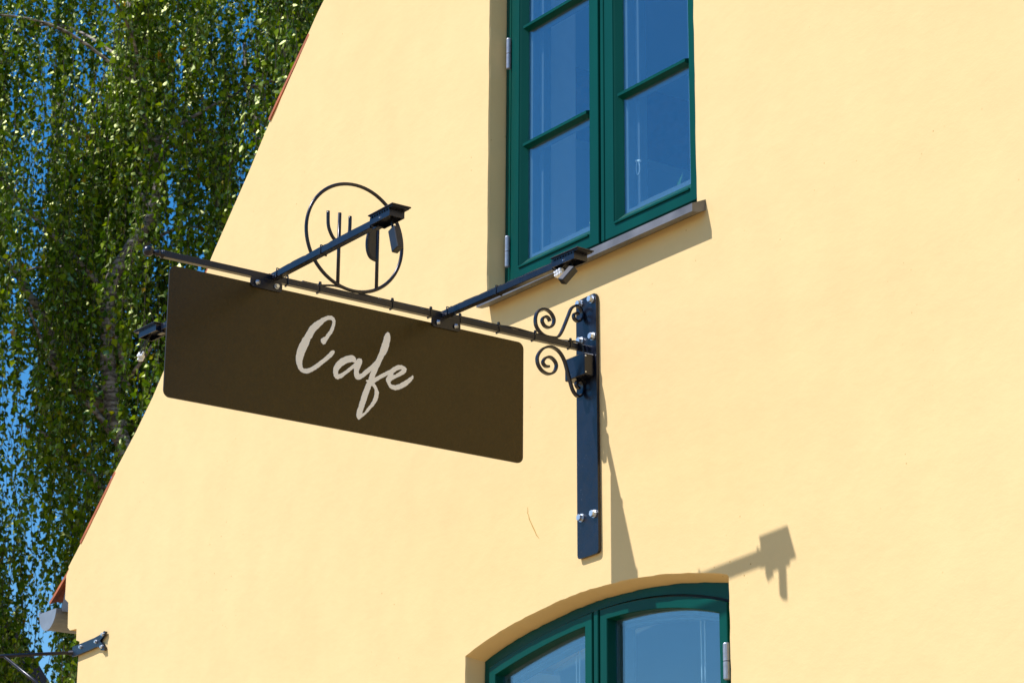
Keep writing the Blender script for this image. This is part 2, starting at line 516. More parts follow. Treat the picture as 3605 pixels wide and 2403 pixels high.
for row in range(15):
    slope = math.atan2(rz(xt + .30) - rz(xt + .02), .28)
    for col in range(3):
        z = rz(xt) - (.010 if row == 0 else (-.002 if row in (1, 4, 7, 9) else .022) + rnd.uniform(-.008, .006))
        t = link("tile", TILE, roof, (xt + rnd.uniform(-.012, .012), (-.003 if row in (1, 4, 7, 9) else .008) + 0.225 * col + rnd.uniform(-.002, .006), z))
        t.rotation_euler = (rnd.uniform(-.02, .02), -slope + rnd.uniform(-.010, .010), rnd.uniform(-.015, .015))
    xt += .362 * math.cos(slope)
part("mortar_verge", join(*[sweep([(a[0] - .012, 0.012, a[1] + .003), (b[0] - .012, 0.012, b[1] + .003)], rect(0.008, 0.009), ref=(0, 1, 0)) for a, b in zip(rake[:-1], rake[1:])]), M['plaster'], house)
gut_prof = []
for i in range(13):
    a = math.pi + math.pi * i / 12
    gut_prof.append((0.085 * math.cos(a), 0.085 * math.sin(a)))
gut_in = [(x * .94, y * .94 + .001) for x, y in reversed(gut_prof)]
gut = part("gutter", sweep([(-9.911, 0.0, 3.722), (-9.911, 9.0, 3.722)], [(-x, y) for x, y in gut_prof + gut_in], ref=(-1, 0, 0)), M['gutter'], house)
part("end_cap", slab([(-9.911 + x * 1.03, 3.722 + y * 1.03) for x, y in gut_prof] , -0.006, 0.004), M['gutter'], gut)
part("gutter_bead", sweep([(-9.999, -0.006, 3.722), (-9.999, 9.0, 3.722)], circ(0.009, 8)), M['gutter'], gut)
part("fascia", slab([(-9.83, 3.712), (-9.718, 3.690), (-9.718, 3.735), (-9.757, 3.755), (-9.795, 3.805)], 0.02, 8.9), M['fascia'], house)

# ---------------------------------------------------------------- windows
def rectpoly(x0, x1, z0, z1): return [Vector((x0, z0)), Vector((x1, z0)), Vector((x1, z1)), Vector((x0, z1))]

def hinge(parent, x, y, z0, z1, r=0.0085):
    zm = (z0 + z1) / 2
    g = join(move(rev([(r * .75, 0), (r, .003), (r, (z1 - z0) / 2 - .0015), (r * .8, (z1 - z0) / 2 - .0005)], 12), Matrix.Translation((x, y, z0))),
             move(rev([(r * .8, .0005), (r, .0015), (r, (z1 - z0) / 2 - .004), (r * .8, (z1 - z0) / 2)], 12), Matrix.Translation((x, y, zm))))
    return part("hinge", g, M['grey'], parent, smooth=False)

# upper window
W = part("window", join(ring(rectpoly(-6.492, -5.384, 4.262, 5.786), [(0, .066), (.028, .066), (.028, .12), (0, .12)])), M['green'], house)
part("seal", ring(rectpoly(-6.466, -5.41, 4.288, 5.76), [(0, .0685), (.022, .0685), (.022, .10), (0, .10)]), M['gap'], W)  # black ring painted as the shaded gap around the sashes
part("meeting_rail", join(box(-5.9345, -5.9165, .057, .10, 4.318, 5.745, .002), box(-5.952, -5.9315, .0715, .10, 4.318, 5.745)), M['green'], W)
for (x0, x1) in ((-6.451, -5.948), (-5.914, -5.425)):
    P = rectpoly(x0, x1, 4.318, 5.747)
    sash = part("sash", ring(P, [(0, .060), (.002, .058), (.047, .058), (.049, .061), (.053, .064), (.073, .082), (.073, .112), (0, .112)]), M['green'], W)
    part("inner_frame", ring(P, [(.070, .0895), (.088, .0895), (.090, .118), (.112, .118), (.112, .150), (.045, .150), (.045, .1125), (.070, .1125)]), M['inner'], W)
    gx0, gx1 = x0 + .0732, x1 - .0732
    zs = [4.391, 4.808, 5.255, 5.674]
    for a, b in zip(zs[:-1], zs[1:]):
        part("pane", box(gx0 + .0006, gx1 - .0006, .0825, .0865, a + .0006, b - .0006), M['glass'], W)
    for zz in zs[1:-1]:
        part("glazing_bar", ([(x, y, zz + dz) for x in (gx0 - .004, gx1 + .004) for y, dz in ((.0600, -.005), (.0600, .005), (.0820, .0115), (.0880, .0115), (.0880, -.0115), (.0820, -.0115))],
             [(0, 6, 7, 1), (1, 7, 8, 2), (2, 8, 9, 3), (3, 9, 10, 4), (4, 10, 11, 5), (5, 11, 6, 0), (0, 1, 2, 3, 4, 5), (11, 10, 9, 8, 7, 6)]), M['green'], W)
        part("inner_bar", box(gx0 + .02, gx1 - .02, .089, .125, zz - .011, zz + .011), M['inner'], W)
part("glazing_bead", join(*[box(a - .018, b + .018, .0525, .0575, 4.358, 4.366, .0012) for a, b in ((-6.380, -6.019), (-5.843, -5.496))]), M['green'], W)
for z0, z1 in ((5.12, 5.238), (4.378, 4.492)): hinge(W, -6.459, .052, z0, z1)
for z0, z1 in ((5.12, 5.238), (4.378, 4.492)): hinge(W, -5.419, .052, z0, z1)
part("inner_reveal", join(box(-6.488, -6.466, .13, .352, 4.30, 5.76), box(-5.41, -5.388, .13, .352, 4.30, 5.76), box(-6.488, -5.388, .13, .352, 5.73, 5.76), box(-6.488, -5.388, .13, .352, 4.265, 4.30)), M['white'], W)
latch = part("latch_cord", join(sweep(smooth_path([(-5.842, .118, 4.575), (-5.825, .118, 4.582), (-5.80, .118, 4.574)], 3), circ(.004, 6)),
     sweep(smooth_path([(-5.818, .118, 4.578), (-5.822, .118, 4.555), (-5.815, .118, 4.530), (-5.803, .118, 4.545), (-5.808, .118, 4.575)], 4), circ(.0016, 5))), M['white'], W)
sill = part("window_sill", ([(x, y, z) for x in (-6.49, -5.3335) for y, z in ((-.054, 4.219), (-.054, 4.245), (.070, 4.300), (.070, 4.262), (-.030, 4.221))],
    [(0, 5, 6, 1), (1, 6, 7, 2), (2, 7, 8, 3), (3, 8, 9, 4), (4, 9, 5, 0), (0, 1, 2, 3, 4), (9, 8, 7, 6, 5)]), M['sill'], house)

# lower arched window
frame_top = [(x + (0.02 if x < CX else -0.02) * min(1, abs(x - CX) / .6), z - .016) for x, z in lower_open_top[:-1]]
sash_fit = np.polyfit([-6.545, -6.327, -6.08, -5.97, -5.77, -5.553, -5.413, -5.335], [3.007, 3.053, 3.094, 3.103, 3.108, 3.082, 3.055, 3.033], 3)
stop = lambda x: float(np.polyval(sash_fit, x))
def archpoly(x0, x1, dz, z0=2.0):
    n = 14
    return [Vector((x0, z0)), Vector((x1, z0))] + [Vector((x1 + (x0 - x1) * i / n, stop(x1 + (x0 - x1) * i / n) + dz)) for i in range(n + 1)]
arch_z = lambda x: float(np.interp(x, [p[0] for p in lower_open_top], [p[1] for p in lower_open_top]))
nA = 16
xo = [-5.270 + (-6.602 + 5.270) * i / nA for i in range(nA + 1)]; xi = [-5.316 + (-6.556 + 5.316) * i / nA for i in range(nA + 1)]
OUT = [(-6.602, 1.955), (-5.270, 1.955)] + [(x, arch_z(x) - .004) for x in xo]
INN = [(-6.556, 2.0), (-5.316, 2.0)] + [(x, stop(x) + .0035) for x in xi]
k = len(OUT)
fv = [(p[0], y, p[1]) for P_, y in ((OUT, .066), (INN, .066), (INN, .12), (OUT, .12)) for p in P_]
W2 = part("arched_window", (fv, [(a * k + j, a * k + (j + 1) % k, ((a + 1) % 4) * k + (j + 1) % k, ((a + 1) % 4) * k + j) for a in range(4) for j in range(k)]), M['green'], house)
part("seal", ring(archpoly(-6.553, -5.315, .008, 1.99), [(0, .078), (.030, .078), (.030, .10), (0, .10)]), M['gap'], W2)  # the shaded gap below the arch, again painted as a black ring
part("meeting_rail", join(box(-5.9665, -5.9445, .044, .10, 2.0, stop(-5.955) - .004, .002), box(-5.9865, -5.963, .0715, .10, 2.0, stop(-5.97) - .006)), M['green'], W2)
for (x0, x1) in ((-6.541, -5.981), (-5.939, -5.331)):
    P = archpoly(x0, x1, -.005)
    part("sash", ring(P, [(0, .050), (.002, .048), (.034, .048), (.036, .051), (.038, .080), (.038, .112), (0, .112)]), M['green'], W2)
    part("inner_frame", ring(P, [(.036, .0855), (.052, .0855), (.054, .105), (.062, .105), (.062, .140), (.03, .140), (.03, .1125), (.036, .1125)]), M['inner'], W2)
    part("pane", slab(offset(P, .0386), .080, .084), M['glass'], W2)
    xm = (x0 + x1) / 2 + .05
    part("blind_cord", join(*[sweep(smooth_path([(xm + k, .16, 2.0), (xm + k - .004, .16, 2.5), (xm + k + .002, .16, 2.85), (xm + k * 1.2, .16, stop(xm) - .03)], 4), circ(.0022, 5)) for k in (0, .016)]), M['white'], W2)
hinge(W2, -5.330, .043, 2.797, 2.905, .0105)
hinge(W2, -6.548, .043, 2.62, 2.73, .0105)
part("inner_reveal", join(box(-6.58, -6.556, .13, .352, 1.98, 3.01), box(-5.316, -5.292, .13, .352, 1.98, 3.03), box(-6.58, -5.292, .13, .352, 1.965, 1.99)), M['white'], W2)

# house plants on the inner ledge of the upper window
def plant(x, y, z, h, lean, n, seed, label):
    r = random.Random(seed)
    t = thing("house_plant", label, "plant", (x, y, z), "house plants inside the upper window")
    part("pot", move(rev([(.016, 0), (.022, .035), (.023, .037), (.018, .036)], 12), Matrix.Translation((x, y, z))), M['pot'], t)
    top = Vector((x + lean, y, z + h))
    stem = smooth_path([(x, y, z + .02), (x + lean * .3, y, z + h * .5), top], 4)
    part("stem", sweep(stem, circ(.0015, 5)), M['houseleaf'], t)
    for i in range(n):
        k = 0.45 + 0.55 * i / (n - 1)
        base = stem[min(len(stem) - 1, int(k * (len(stem) - 1)))]
        a = (-1) ** i * r.uniform(.25, 1.25) + lean * 4; L = r.uniform(.055, .085)
        d = Vector((math.sin(a), r.uniform(-.35, .1), math.cos(a) * .8 - .1)).normalized(); sd = Vector((d.z, 0, -d.x)).normalized() * L * .085
        mid = base + d * L * .45 + Vector((0, 0, .004))
        part("leaf", ([base, mid - sd, base + d * L + Vector((0, 0, -.006)), mid + sd, mid + Vector((0, -.002, .003))], [(0, 1, 4), (1, 2, 4), (2, 3, 4), (3, 0, 4)]), M['houseleaf'], t)
plant(-6.150, .175, 4.301, .155, .03, 8, 3, "bamboo-like house plant behind the left pane of the upper window")
plant(-5.900, .165, 4.301, .115, .02, 6, 5, "small house plant at the lower left corner of the right-hand upper sash")
plant(-5.665, .175, 4.301, .135, -.02, 7, 8, "house plant at the lower right corner of the right-hand upper sash")

# ------------------------------------------------------------------ sign bracket
XS = -5.939
BZ = 3.942
brk = thing("sign_bracket", "black wrought iron bracket bolted to the wall with scrolls and a cutlery ring", "bracket", (XS, 0, 3.7))
plate = [(-5.974, 3.257), (-5.865, 3.2605), (-5.873, 4.114), (-5.9785, 4.1105)]
pl = []
for i, p in enumerate(plate):
    a, b, c = Vector(plate[i - 1]), Vector(p), Vector(plate[(i + 1) % 4])
    for k in range(4):
        t = k / 3; p0 = b + (a - b).normalized() * .014; p2 = b + (c - b).normalized() * .014
        pl.append((1 - t) ** 2 * p0 + 2 * t * (1 - t) * b + t * t * p2)
part("wall_plate", slab(pl, -.0125, -.0035), M['black'], brk)
part("packing_strip", slab(offset(pl, .003), -.0035, .001), M['rust'], brk)
def bolt_mesh(r, h):
    bm = bmesh.new()
    bmesh.ops.create_cone(bm, cap_ends=True, segments=6, radius1=r, radius2=r * .93, depth=h, matrix=Matrix.Translation((0, 0, h / 2 + .0025)))
    bmesh.ops.create_cone(bm, cap_ends=True, segments=14, radius1=r * 1.22, radius2=r * 1.2, depth=.0025, matrix=Matrix.Translation((0, 0, .00125)))
    me = bpy.data.meshes.new("bolt"); bm.to_mesh(me); bm.free(); me.materials.append(M['bolt']); return me
BOLT = bolt_mesh(.0112, .011)
for x, z in ((-5.956, 4.096), (-5.894, 4.096), (-5.953, 3.970), (-5.890, 3.970), (-5.952, 3.387), (-5.886, 3.388)):
    b = link("bolt", BOLT, brk, (x, -.0127, z)); b.rotation_euler = (math.pi / 2, rnd.uniform(-.5, .5), 0)
    b.rotation_euler = (Matrix.Rotation(math.pi / 2, 3, 'X') @ Matrix.Rotation(rnd.uniform(0, 1), 3, 'Z')).to_euler()
beam = part("beam", box(XS - .0095, XS + .0095, -1.523, -.0125, BZ - .0095, BZ + .0095, .0012), M['black'], brk)
fin = part("finial", move(join(rev([(.0135, 0), (.0135, -.004), (.009, -.006), (.0075, -.012), (.0105, -.015), (.0105, -.019), (.0065, -.022), (.006, -.031)], 14, 'Y'),
    rev([(.0158 * math.sin(math.pi * i / 12) + 1e-5, -.046 + .0158 * math.cos(math.pi * i / 12)) for i in range(13)], 16, 'Y')), Matrix.Translation((XS, -1.523, BZ))), M['black'], brk, smooth=True)
yz = lambda L: [(XS, y, z) for y, z in L]
S_UP = [(-.147, 4.007), (-.152, 4.017), (-.163, 4.020), (-.174, 4.013), (-.177, 4.001), (-.167, 3.988), (-.149, 3.986), (-.134, 3.999), (-.131, 4.018), (-.143, 4.036), (-.164, 4.044), (-.188, 4.037), (-.202, 4.014), (-.202, 3.986), (-.188, 3.966), (-.168, 3.9555), (-.145, 3.9545), (-.121, 3.958), (-.106, 3.971), (-.091, 4.000), (-.073, 4.042), (-.062, 4.066), (-.045, 4.080), (-.029, 4.078), (-.0185, 4.063), (-.0185, 4.046), (-.026, 4.033), (-.038, 4.029), (-.050, 4.036), (-.051, 4.049), (-.040, 4.056), (-.032, 4.052)]
S_DN = [(-.150, 3.856), (-.164, 3.855), (-.174, 3.866), (-.164, 3.882), (-.145, 3.888), (-.127, 3.878), (-.121, 3.862), (-.130, 3.842), (-.151, 3.831), (-.176, 3.837), (-.193, 3.856), (-.195, 3.881), (-.178, 3.907), (-.154, 3.921), (-.131, 3.922), (-.109, 3.912), (-.091, 3.890), (-.079, 3.859), (-.067, 3.823), (-.056, 3.795), (-.040, 3.779), (-.024, 3.782), (-.017, 3.800), (-.018, 3.820), (-.027, 3.830), (-.038, 3.828), (-.043, 3.817), (-.036, 3.807), (-.029, 3.806)]
for S in (S_UP, S_DN):
    part("scroll", sweep(smooth_path(yz(S), 4), rect(.0068, .0036, .001)), M['black'], brk)
jb = part("junction_box", box(-5.985, -5.882, -.054, -.0128, 3.834, 3.908, .003), M['black'], brk)
for z in (3.844, 3.897): part("lid_screw", move(rev([(.003, 0), (.0026, .0015)], 8, 'X'), Matrix.Translation((-5.8822, -.047, z))), M['bolt'], jb)
cab = [(XS, -1.06, 3.9545), (XS, -1.0, 3.955), (XS + .002, -.95, 3.963), (XS + .003, -.90, 3.960), (XS, -.82, 3.9555), (XS + .001, -.74, 3.955), (XS, -.60, 3.9555), (XS + .001, -.5, 3.955), (XS, -.42, 3.956), (XS + .001, -.35, 3.9545), (XS + .004, -.29, 3.957), (XS + .003, -.21, 3.954), (XS + .007, -.15, 3.9525), (XS + .006, -.11, 3.950), (XS + .003, -.069, 3.9555), (XS + .012, -.045, 3.954), (XS + .022, -.032, 3.938), (XS + .026, -.028, 3.905)]
part("cable", sweep(smooth_path(cab, 4), circ(.0034, 8)), M['cable'], brk, smooth=True)
TIE = _mesh("cable_tie", *join(ring([Vector(p) for p in ((-.0108, -.0112), (.0108, -.0112), (.0108, .0155), (-.0108, .0155))], [(0, -.0021), (-.0014, -.0021), (-.0014, .0021), (0, .0021)]), box(.003, .0095, -.003, .003, .0155, .0215)), M['cable'])
for y in (-1.113, -1.002, -.744, -.605, -.495, -.348, -.21, -.069):
    t = link("cable_tie", TIE, brk, (XS, y, BZ)); t.rotation_euler = (rnd.uniform(-.12, .12), 0, rnd.uniform(-.1, .1))
# the ring with fork and knife
RY, RZ, RR = -.882, 4.131, .1705
ring_o = part("emblem_ring", sweep([(XS, RY + RR * math.sin(a * math.pi / 36), RZ + RR * math.cos(a * math.pi / 36)) for a in range(72)], circ(.0056, 8), closed=True), M['black'], brk, smooth=True)
part("fork", join(sweep(yz([(-.937, 3.966), (-.937, 4.199)]), circ(.0056, 8)),
    sweep(smooth_path(yz([(-.978, 4.196), (-.9765, 4.156), (-.970, 4.134), (-.957, 4.114), (-.939, 4.102)]), 4), circ(.0054, 8)),
    sweep(smooth_path(yz([(-.900, 4.196), (-.9005, 4.152), (-.907, 4.130), (-.919, 4.112), (-.935, 4.100)]), 4), circ(.0054, 8))), M['black'], ring_o, smooth=True)
kb = [(-.801, 4.205), (-.815, 4.192), (-.827, 4.174), (-.834, 4.152), (-.8375, 4.127), (-.835, 4.100), (-.824, 4.080), (-.803, 4.074)]
kbs = smooth_path(yz(kb), 4)
kn = part("knife", join(sweep(yz([(-.800, 3.980), (-.800, 4.206)]), circ(.0056, 8)), sweep(kbs, circ(.0050, 8))), M['black'], ring_o, smooth=True)
fill = [(p[1], p[2]) for p in kbs]
part("knife_blade", filled([fill], lambda p: (XS + .001, p[0], p[1]), (-.002, 0, 0)), M['black'], ring_o)

# ------------------------------------------------------------------ hanging sign board
sg = thing("cafe_sign", "dark brown-black sign board lettered Cafe hanging under the bracket beam", "sign", (XS, -.875, 3.91))
def rrect(y0, y1, z0, z1, r, n=6):
    out = []
    for cy, cz, a0 in ((y0 + r, z0 + r, 180), (y1 - r, z0 + r, 270), (y1 - r, z1 - r, 0), (y0 + r, z1 - r, 90)):
        for i in range(n + 1):
            a = math.radians(a0 + 90 * i / n); out.append((cy + r * math.cos(a), cz + r * math.sin(a)))
    return out
def yzslab(poly, x0, x1):
    n = len(poly)
    V = [(x0, p[0], p[1]) for p in poly] + [(x1, p[0], p[1]) for p in poly]
    return V, [tuple(range(n)), tuple(range(2 * n - 1, n - 1, -1))] + [(j, n + j, n + (j + 1) % n, (j + 1) % n) for j in range(n)]
part("board", yzslab(rrect(-1.5, -.252, 3.5215, 3.914, .021), -5.940, -5.935), M['panel'], sg)
for yc in (-1.185, -.549):
    tab = part("hanger_tab", join(yzslab(rrect(yc - .053, yc + .053, 3.902, 3.9345, .010, 3), -5.9345, -5.9300)), M['black'], sg)
SB = bolt_mesh(.0068, .006)
for o in [o for o in bpy.data.objects if o.name.startswith("hanger_tab")]:
    for dy in (-.033, .033):
        w = WORLD[o.name]
        b = link("bolt", SB, o, (-5.9298, w.y + dy, 3.917)); b.rotation_euler = (0, math.pi / 2, rnd.uniform(0, 1))
LET_C = [(-983.0,71.1),(-991.0,76.6),(-992.9,84.7),(-986.8,91.5),(-977.6,97.5),(-974.7,102.3),(-964.1,117.0),(-956.8,132.6),(-954.1,146.8),(-956.5,152.6),(-963.8,152.6),(-973.1,148.5),(-980.8,142.7),(-986.8,135.3),(-994.3,126.8),(-1003.4,116.6),(-1013.3,104.8),(-1018.2,95.4),(-1022.6,86.1),(-1028.5,78.0),(-1031.3,67.6),(-1035.5,57.0),(-1041.2,43.3),(-1046.9,29.6),(-1050.3,19.2),(-1052.9,7.6),(-1053.4,-3.7),(-1051.6,-11.7),(-1046.8,-15.6),(-1039.1,-13.6),(-1028.4,-10.3),(-1017.8,-3.3),(-1008.8,4.5),(-996.7,15.1),(-986.1,24.1),(-975.5,34.5),(-966.4,43.7),(-958.8,53.0),(-954.3,57.6),(-948.1,59.8),(-943.9,57.8),(-943.7,52.2),(-947.6,46.1),(-953.6,38.5),(-962.8,29.2),(-971.9,21.1),(-982.5,11.5),(-994.6,-0.5),(-1005.2,-9.4),(-1017.3,-18.8),(-1029.4,-25.8),(-1038.6,-28.8),(-1047.9,-28.8),(-1058.8,-25.0),(-1066.8,-17.3),(-1071.9,-5.7),(-1075.1,6.3),(-1075.5,16.0),(-1073.2,28.9),(-1070.6,42.0),(-1065.0,57.0),(-1059.1,66.5),(-1056.1,75.5),(-1047.5,87.0),(-1043.2,96.3),(-1037.3,105.8),(-1032.4,115.8),(-1024.0,125.3),(-1014.9,134.1),(-1004.3,142.4),(-990.5,152.5),(-979.8,159.4),(-967.3,164.7),(-956.3,165.4),(-948.3,161.3),(-943.9,152.2),(-945.0,139.2),(-948.6,124.3),(-954.5,111.8),(-962.0,100.5),(-969.4,87.7),(-973.9,79.8),(-976.8,74.2)]
LET_AFE = [(-883.1,56.7),(-873.5,54.8),(-869.2,49.3),(-867.7,42.2),(-864.7,47.3),(-857.5,52.0),(-849.5,51.2),(-846.1,45.6),(-848.1,35.3),(-851.9,26.1),(-856.4,16.8),(-858.4,8.0),(-854.4,2.2),(-846.6,7.3),(-837.3,17.4),(-826.4,27.1),(-813.9,38.7),(-799.9,54.1),(-792.2,69.8),(-786.2,85.2),(-781.7,100.4),(-775.7,118.7),(-771.9,133.8),(-766.7,144.8),(-758.8,153.6),(-752.2,150.5),(-748.6,138.2),(-749.9,123.6),(-753.7,108.5),(-757.3,96.3),(-763.5,82.3),(-770.4,73.9),(-775.9,61.4),(-783.5,44.3),(-789.6,31.8),(-792.6,24.1),(-797.2,14.8),(-801.6,1.2),(-790.6,8.9),(-777.9,16.8),(-762.0,27.4),(-744.5,38.0),(-735.0,46.6),(-720.5,55.5),(-707.5,57.6),(-694.4,55.7),(-687.7,48.9),(-689.8,39.3),(-697.1,31.4),(-708.4,23.7),(-719.6,17.4),(-729.2,11.4),(-738.8,4.8),(-745.1,-1.5),(-744.3,-8.4),(-738.4,-10.2),(-725.5,-8.5),(-712.6,-2.8),(-698.2,7.5),(-685.4,16.4),(-674.1,26.1),(-666.1,33.3),(-663.1,31.0),(-663.6,23.1),(-669.0,15.6),(-676.9,6.4),(-685.9,-2.3),(-697.8,-11.6),(-712.2,-19.3),(-726.7,-24.7),(-739.7,-23.8),(-749.5,-18.8),(-755.3,-9.0),(-760.6,-1.4),(-760.5,5.7),(-753.7,18.4),(-768.0,9.2),(-780.7,0.7),(-791.7,-7.5),(-802.1,-15.9),(-796.2,-21.9),(-789.5,-32.1),(-785.3,-42.7),(-787.2,-57.1),(-790.2,-66.1),(-796.3,-77.1),(-802.4,-88.0),(-813.3,-98.3),(-822.5,-109.7),(-833.3,-121.4),(-844.2,-130.2),(-853.4,-138.8),(-859.3,-134.2),(-862.4,-123.5),(-860.6,-112.0),(-856.1,-101.4),(-851.8,-85.3),(-847.5,-70.5),(-842.6,-54.1),(-835.8,-36.0),(-830.7,-22.4),(-826.7,-17.5),(-832.3,-14.2),(-830.1,-11.0),(-823.8,-9.3),(-819.9,2.2),(-816.4,12.7),(-813.4,20.4),(-821.2,13.3),(-830.5,4.5),(-839.9,-4.3),(-849.2,-12.2),(-860.2,-15.8),(-868.3,-13.6),(-873.3,-6.0),(-874.5,5.0),(-874.0,17.9),(-883.3,10.5),(-894.1,0.1),(-907.9,-12.3),(-918.6,-21.2),(-929.5,-26.8),(-937.4,-26.0),(-943.9,-18.7),(-946.8,-6.6),(-946.8,3.2),(-941.9,15.3),(-932.9,28.3),(-920.6,39.8),(-906.7,48.6),(-894.1,53.8)]
LET_H1 = [(-871.3,35.9),(-882.5,35.5),(-893.5,31.8),(-904.4,25.9),(-915.2,17.4),(-925.8,5.6),(-930.2,-4.2),(-929.4,-10.5),(-922.2,-8.4),(-911.4,-0.8),(-899.1,9.1),(-889.8,17.8),(-880.6,26.5)]
LET_H2 = [(-705.6,45.6),(-715.3,41.9),(-725.0,36.4),(-732.9,28.7),(-736.9,21.4),(-729.5,23.3),(-720.0,31.0),(-710.3,38.2),(-705.6,42.8)]
LET_H3 = [(-808.9,-25.6),(-813.6,-27.9),(-815.6,-36.7),(-821.0,-51.7),(-824.5,-62.2),(-829.8,-78.6),(-835.7,-95.1),(-840.0,-108.5),(-842.3,-117.8),(-835.1,-113.3),(-826.0,-100.5),(-815.2,-86.0),(-807.6,-73.4),(-803.1,-61.3),(-800.3,-48.1),(-800.6,-35.4),(-804.0,-29.0)]
def rough(L):
    pts = [Vector((a / 1000.0, (b + 3700) / 1000.0)) for a, b in L]
    out = []; n = len(pts)
    for i in range(n):
        a, b = pts[i], pts[(i + 1) % n]
        nrm = Vector((-(b - a).y, (b - a).x)); nrm = nrm / max(nrm.length, 1e-6)
        k = max(1, int((b - a).length / .0035))
        for s in range(k): out.append(a.lerp(b, s / k) + nrm * rnd.uniform(-.0006, .0006))
    return out
to_sign = lambda p: (-5.9341, p[0], p[1])
part("letter_c", filled([rough(LET_C)], to_sign, (-.0008, 0, 0)), M['letter'], sg)
part("letters_afe", filled([rough(LET_AFE), rough(LET_H1), rough(LET_H2), rough(LET_H3)], to_sign, (-.0008, 0, 0)), M['letter'], sg)

# ------------------------------------------------------------------ lamps on arms (local frame: arm runs along +x)
def lamp(y, rot, label, head_dx=0.0, extras=(), back=0.0):
    t = thing("sign_lamp", label, "lamp", (XS, y, 3.946), "lamps on arms from the sign bracket")
    o = (XS, y, 3.946)
    T = Matrix.Translation(o)
    P = lambda name, geo, mat, par=t, smooth=False: part(name, move(geo, T), mat, par, smooth)
    T2 = T @ Matrix.Translation((head_dx, 0, 0))
    H = lambda name, geo, mat, par=t, smooth=False: part(name, move(geo, T2), mat, par, smooth)
    P("arm", box(.0005, .566 + head_dx, -.0102, .0102, -.0092, .0112, .0012), M['black'])
    P("cable", sweep(smooth_path([(.03, -.004, .0125), (.12, -.006, .013), (.2, -.003, .0138), (.3, -.006, .0128), (.45, -.004, .014), (.57, -.004, .0125)], 4), circ(.0026, 6)), M['cable'])
    for x in (.035, .284, .552):
        c = link("cable_tie", TIE, t, Vector(o) + Vector((x, 0, .001))); c.rotation_euler = (0, rnd.uniform(-.1, .1), math.pi / 2 + rnd.uniform(-.1, .1))
    hd = H("lamp_body", join(box(.571, .672, -.0245, -.0225, -.0115, .0092), box(.571, .672, .0225, .0245, -.0115, .0092), box(.670, .672, -.0225, .0225, -.0115, .0092), box(.571, .573, -.0225, .0225, -.0115, .0092), box(.573, .670, -.0225, .0225, .0030, .0050)), M['black'])
    H("lamp_lid", join(box(.570, .696, -.0315, .0315, .0128, .0168, .0012), box(.575, .691, -.0275, .0275, .0094, .0126)), M['black'])
    fins = [box(.580 + .0125 * i, .585 + .0125 * i, -.0272, -.0247, .0062, .0092) for i in range(8)] + [box(.6722, .6747, -.022 + .0095 * i, -.0175 + .0095 * i, .0062, .0092) for i in range(5)]
    H("cooling_fin", join(*fins), M['black'])
    H("side_screw", move(rev([(.0022, 0), (.0018, -.0015)], 8, 'Y'), Matrix.Translation((.622, -.0246, -.004))), M['bolt'])
    H("arm_bracket", box(.560, .590, -.0085, .0085, -.0175, -.0116, .001), M['black'])
    for e in extras: e(H)
    t.rotation_euler = (0, -.012 if 0 < rot < 1 else (.018 if rot > 1 else 0), rot)
    return t
def driver(c, ax, L, w, d):
    def f(P):
        A = Vector(ax).normalized(); B = Vector((0, 1, 0)); Cn = A.cross(B).normalized(); B = Cn.cross(A)
        R = Matrix((A, B, Cn)).transposed().to_4x4(); R.translation = c
        P("driver_box", move(box(-L / 2, L / 2, -d / 2, d / 2, -w / 2, w / 2, .002), R), M['bplastic'])
        top = Vector(c) - A * L / 2
        P("lead", sweep(smooth_path([top, top + Vector((-.008, 0, .012)), (top.x - .012, 0, .006)], 4), circ(.0035, 6)), M['cable'])
    return f
def terminal(c, tilt, spin, lead_from, size=.9):
    def f(P):
        R = Matrix.Translation(c) @ Matrix.Rotation(spin, 4, 'Z') @ Matrix.Rotation(tilt, 4, 'Y') @ Matrix.Scale(size, 4)
        for row in (0, 1):
            gs = [join(box(-.019 + .0127 * i, -.0075 + .0127 * i, -.008, .008, -.0125 + .013 * row, -.0005 + .013 * row, .0022),
                       move(rev([(.004, 0), (.0045, .002), (.0033, .0042)], 8, 'Y'), Matrix.Translation((-.0132 + .0127 * i, -.0115, -.0065 + .013 * row)))) for i in range(3)]
            P("terminal_block", move(join(*gs), R), M['plastic'])
        P("lead", join(*[sweep(smooth_path([R @ Vector((-.008 + .008 * i, 0, .012)), Vector(c) * .5 + Vector(lead_from) * .5 + Vector((.006 * i - .004, .004 * i, 0)), lead_from], 4), circ(.0016, 5)) for i in range(3)]), M['cable'])
    return f
lamp(-1.158, 0, "black sign lamp on the outer arm before the cutlery ring, small box hanging down", extras=(driver((.668, 0, -.076), (.32, 0, -1), .072, .032, .020),))
lamp(-.556, .040, "black sign lamp on the inner arm in front of the window, with white terminals showing", extras=(driver((.640, -.022, -.054), (-.36, -.72, -1.0), .056, .025, .022), terminal((.588, -.012, -.030), -.22, .1, (.612, 0, .002), .8)))
lamp(-1.163, math.pi + .078, "black sign lamp behind the far end of the board against the birch", head_dx=.03, extras=(terminal((.712 - .02, 0, -.062), .7, math.pi * .75, (.640, 0, .002)),))

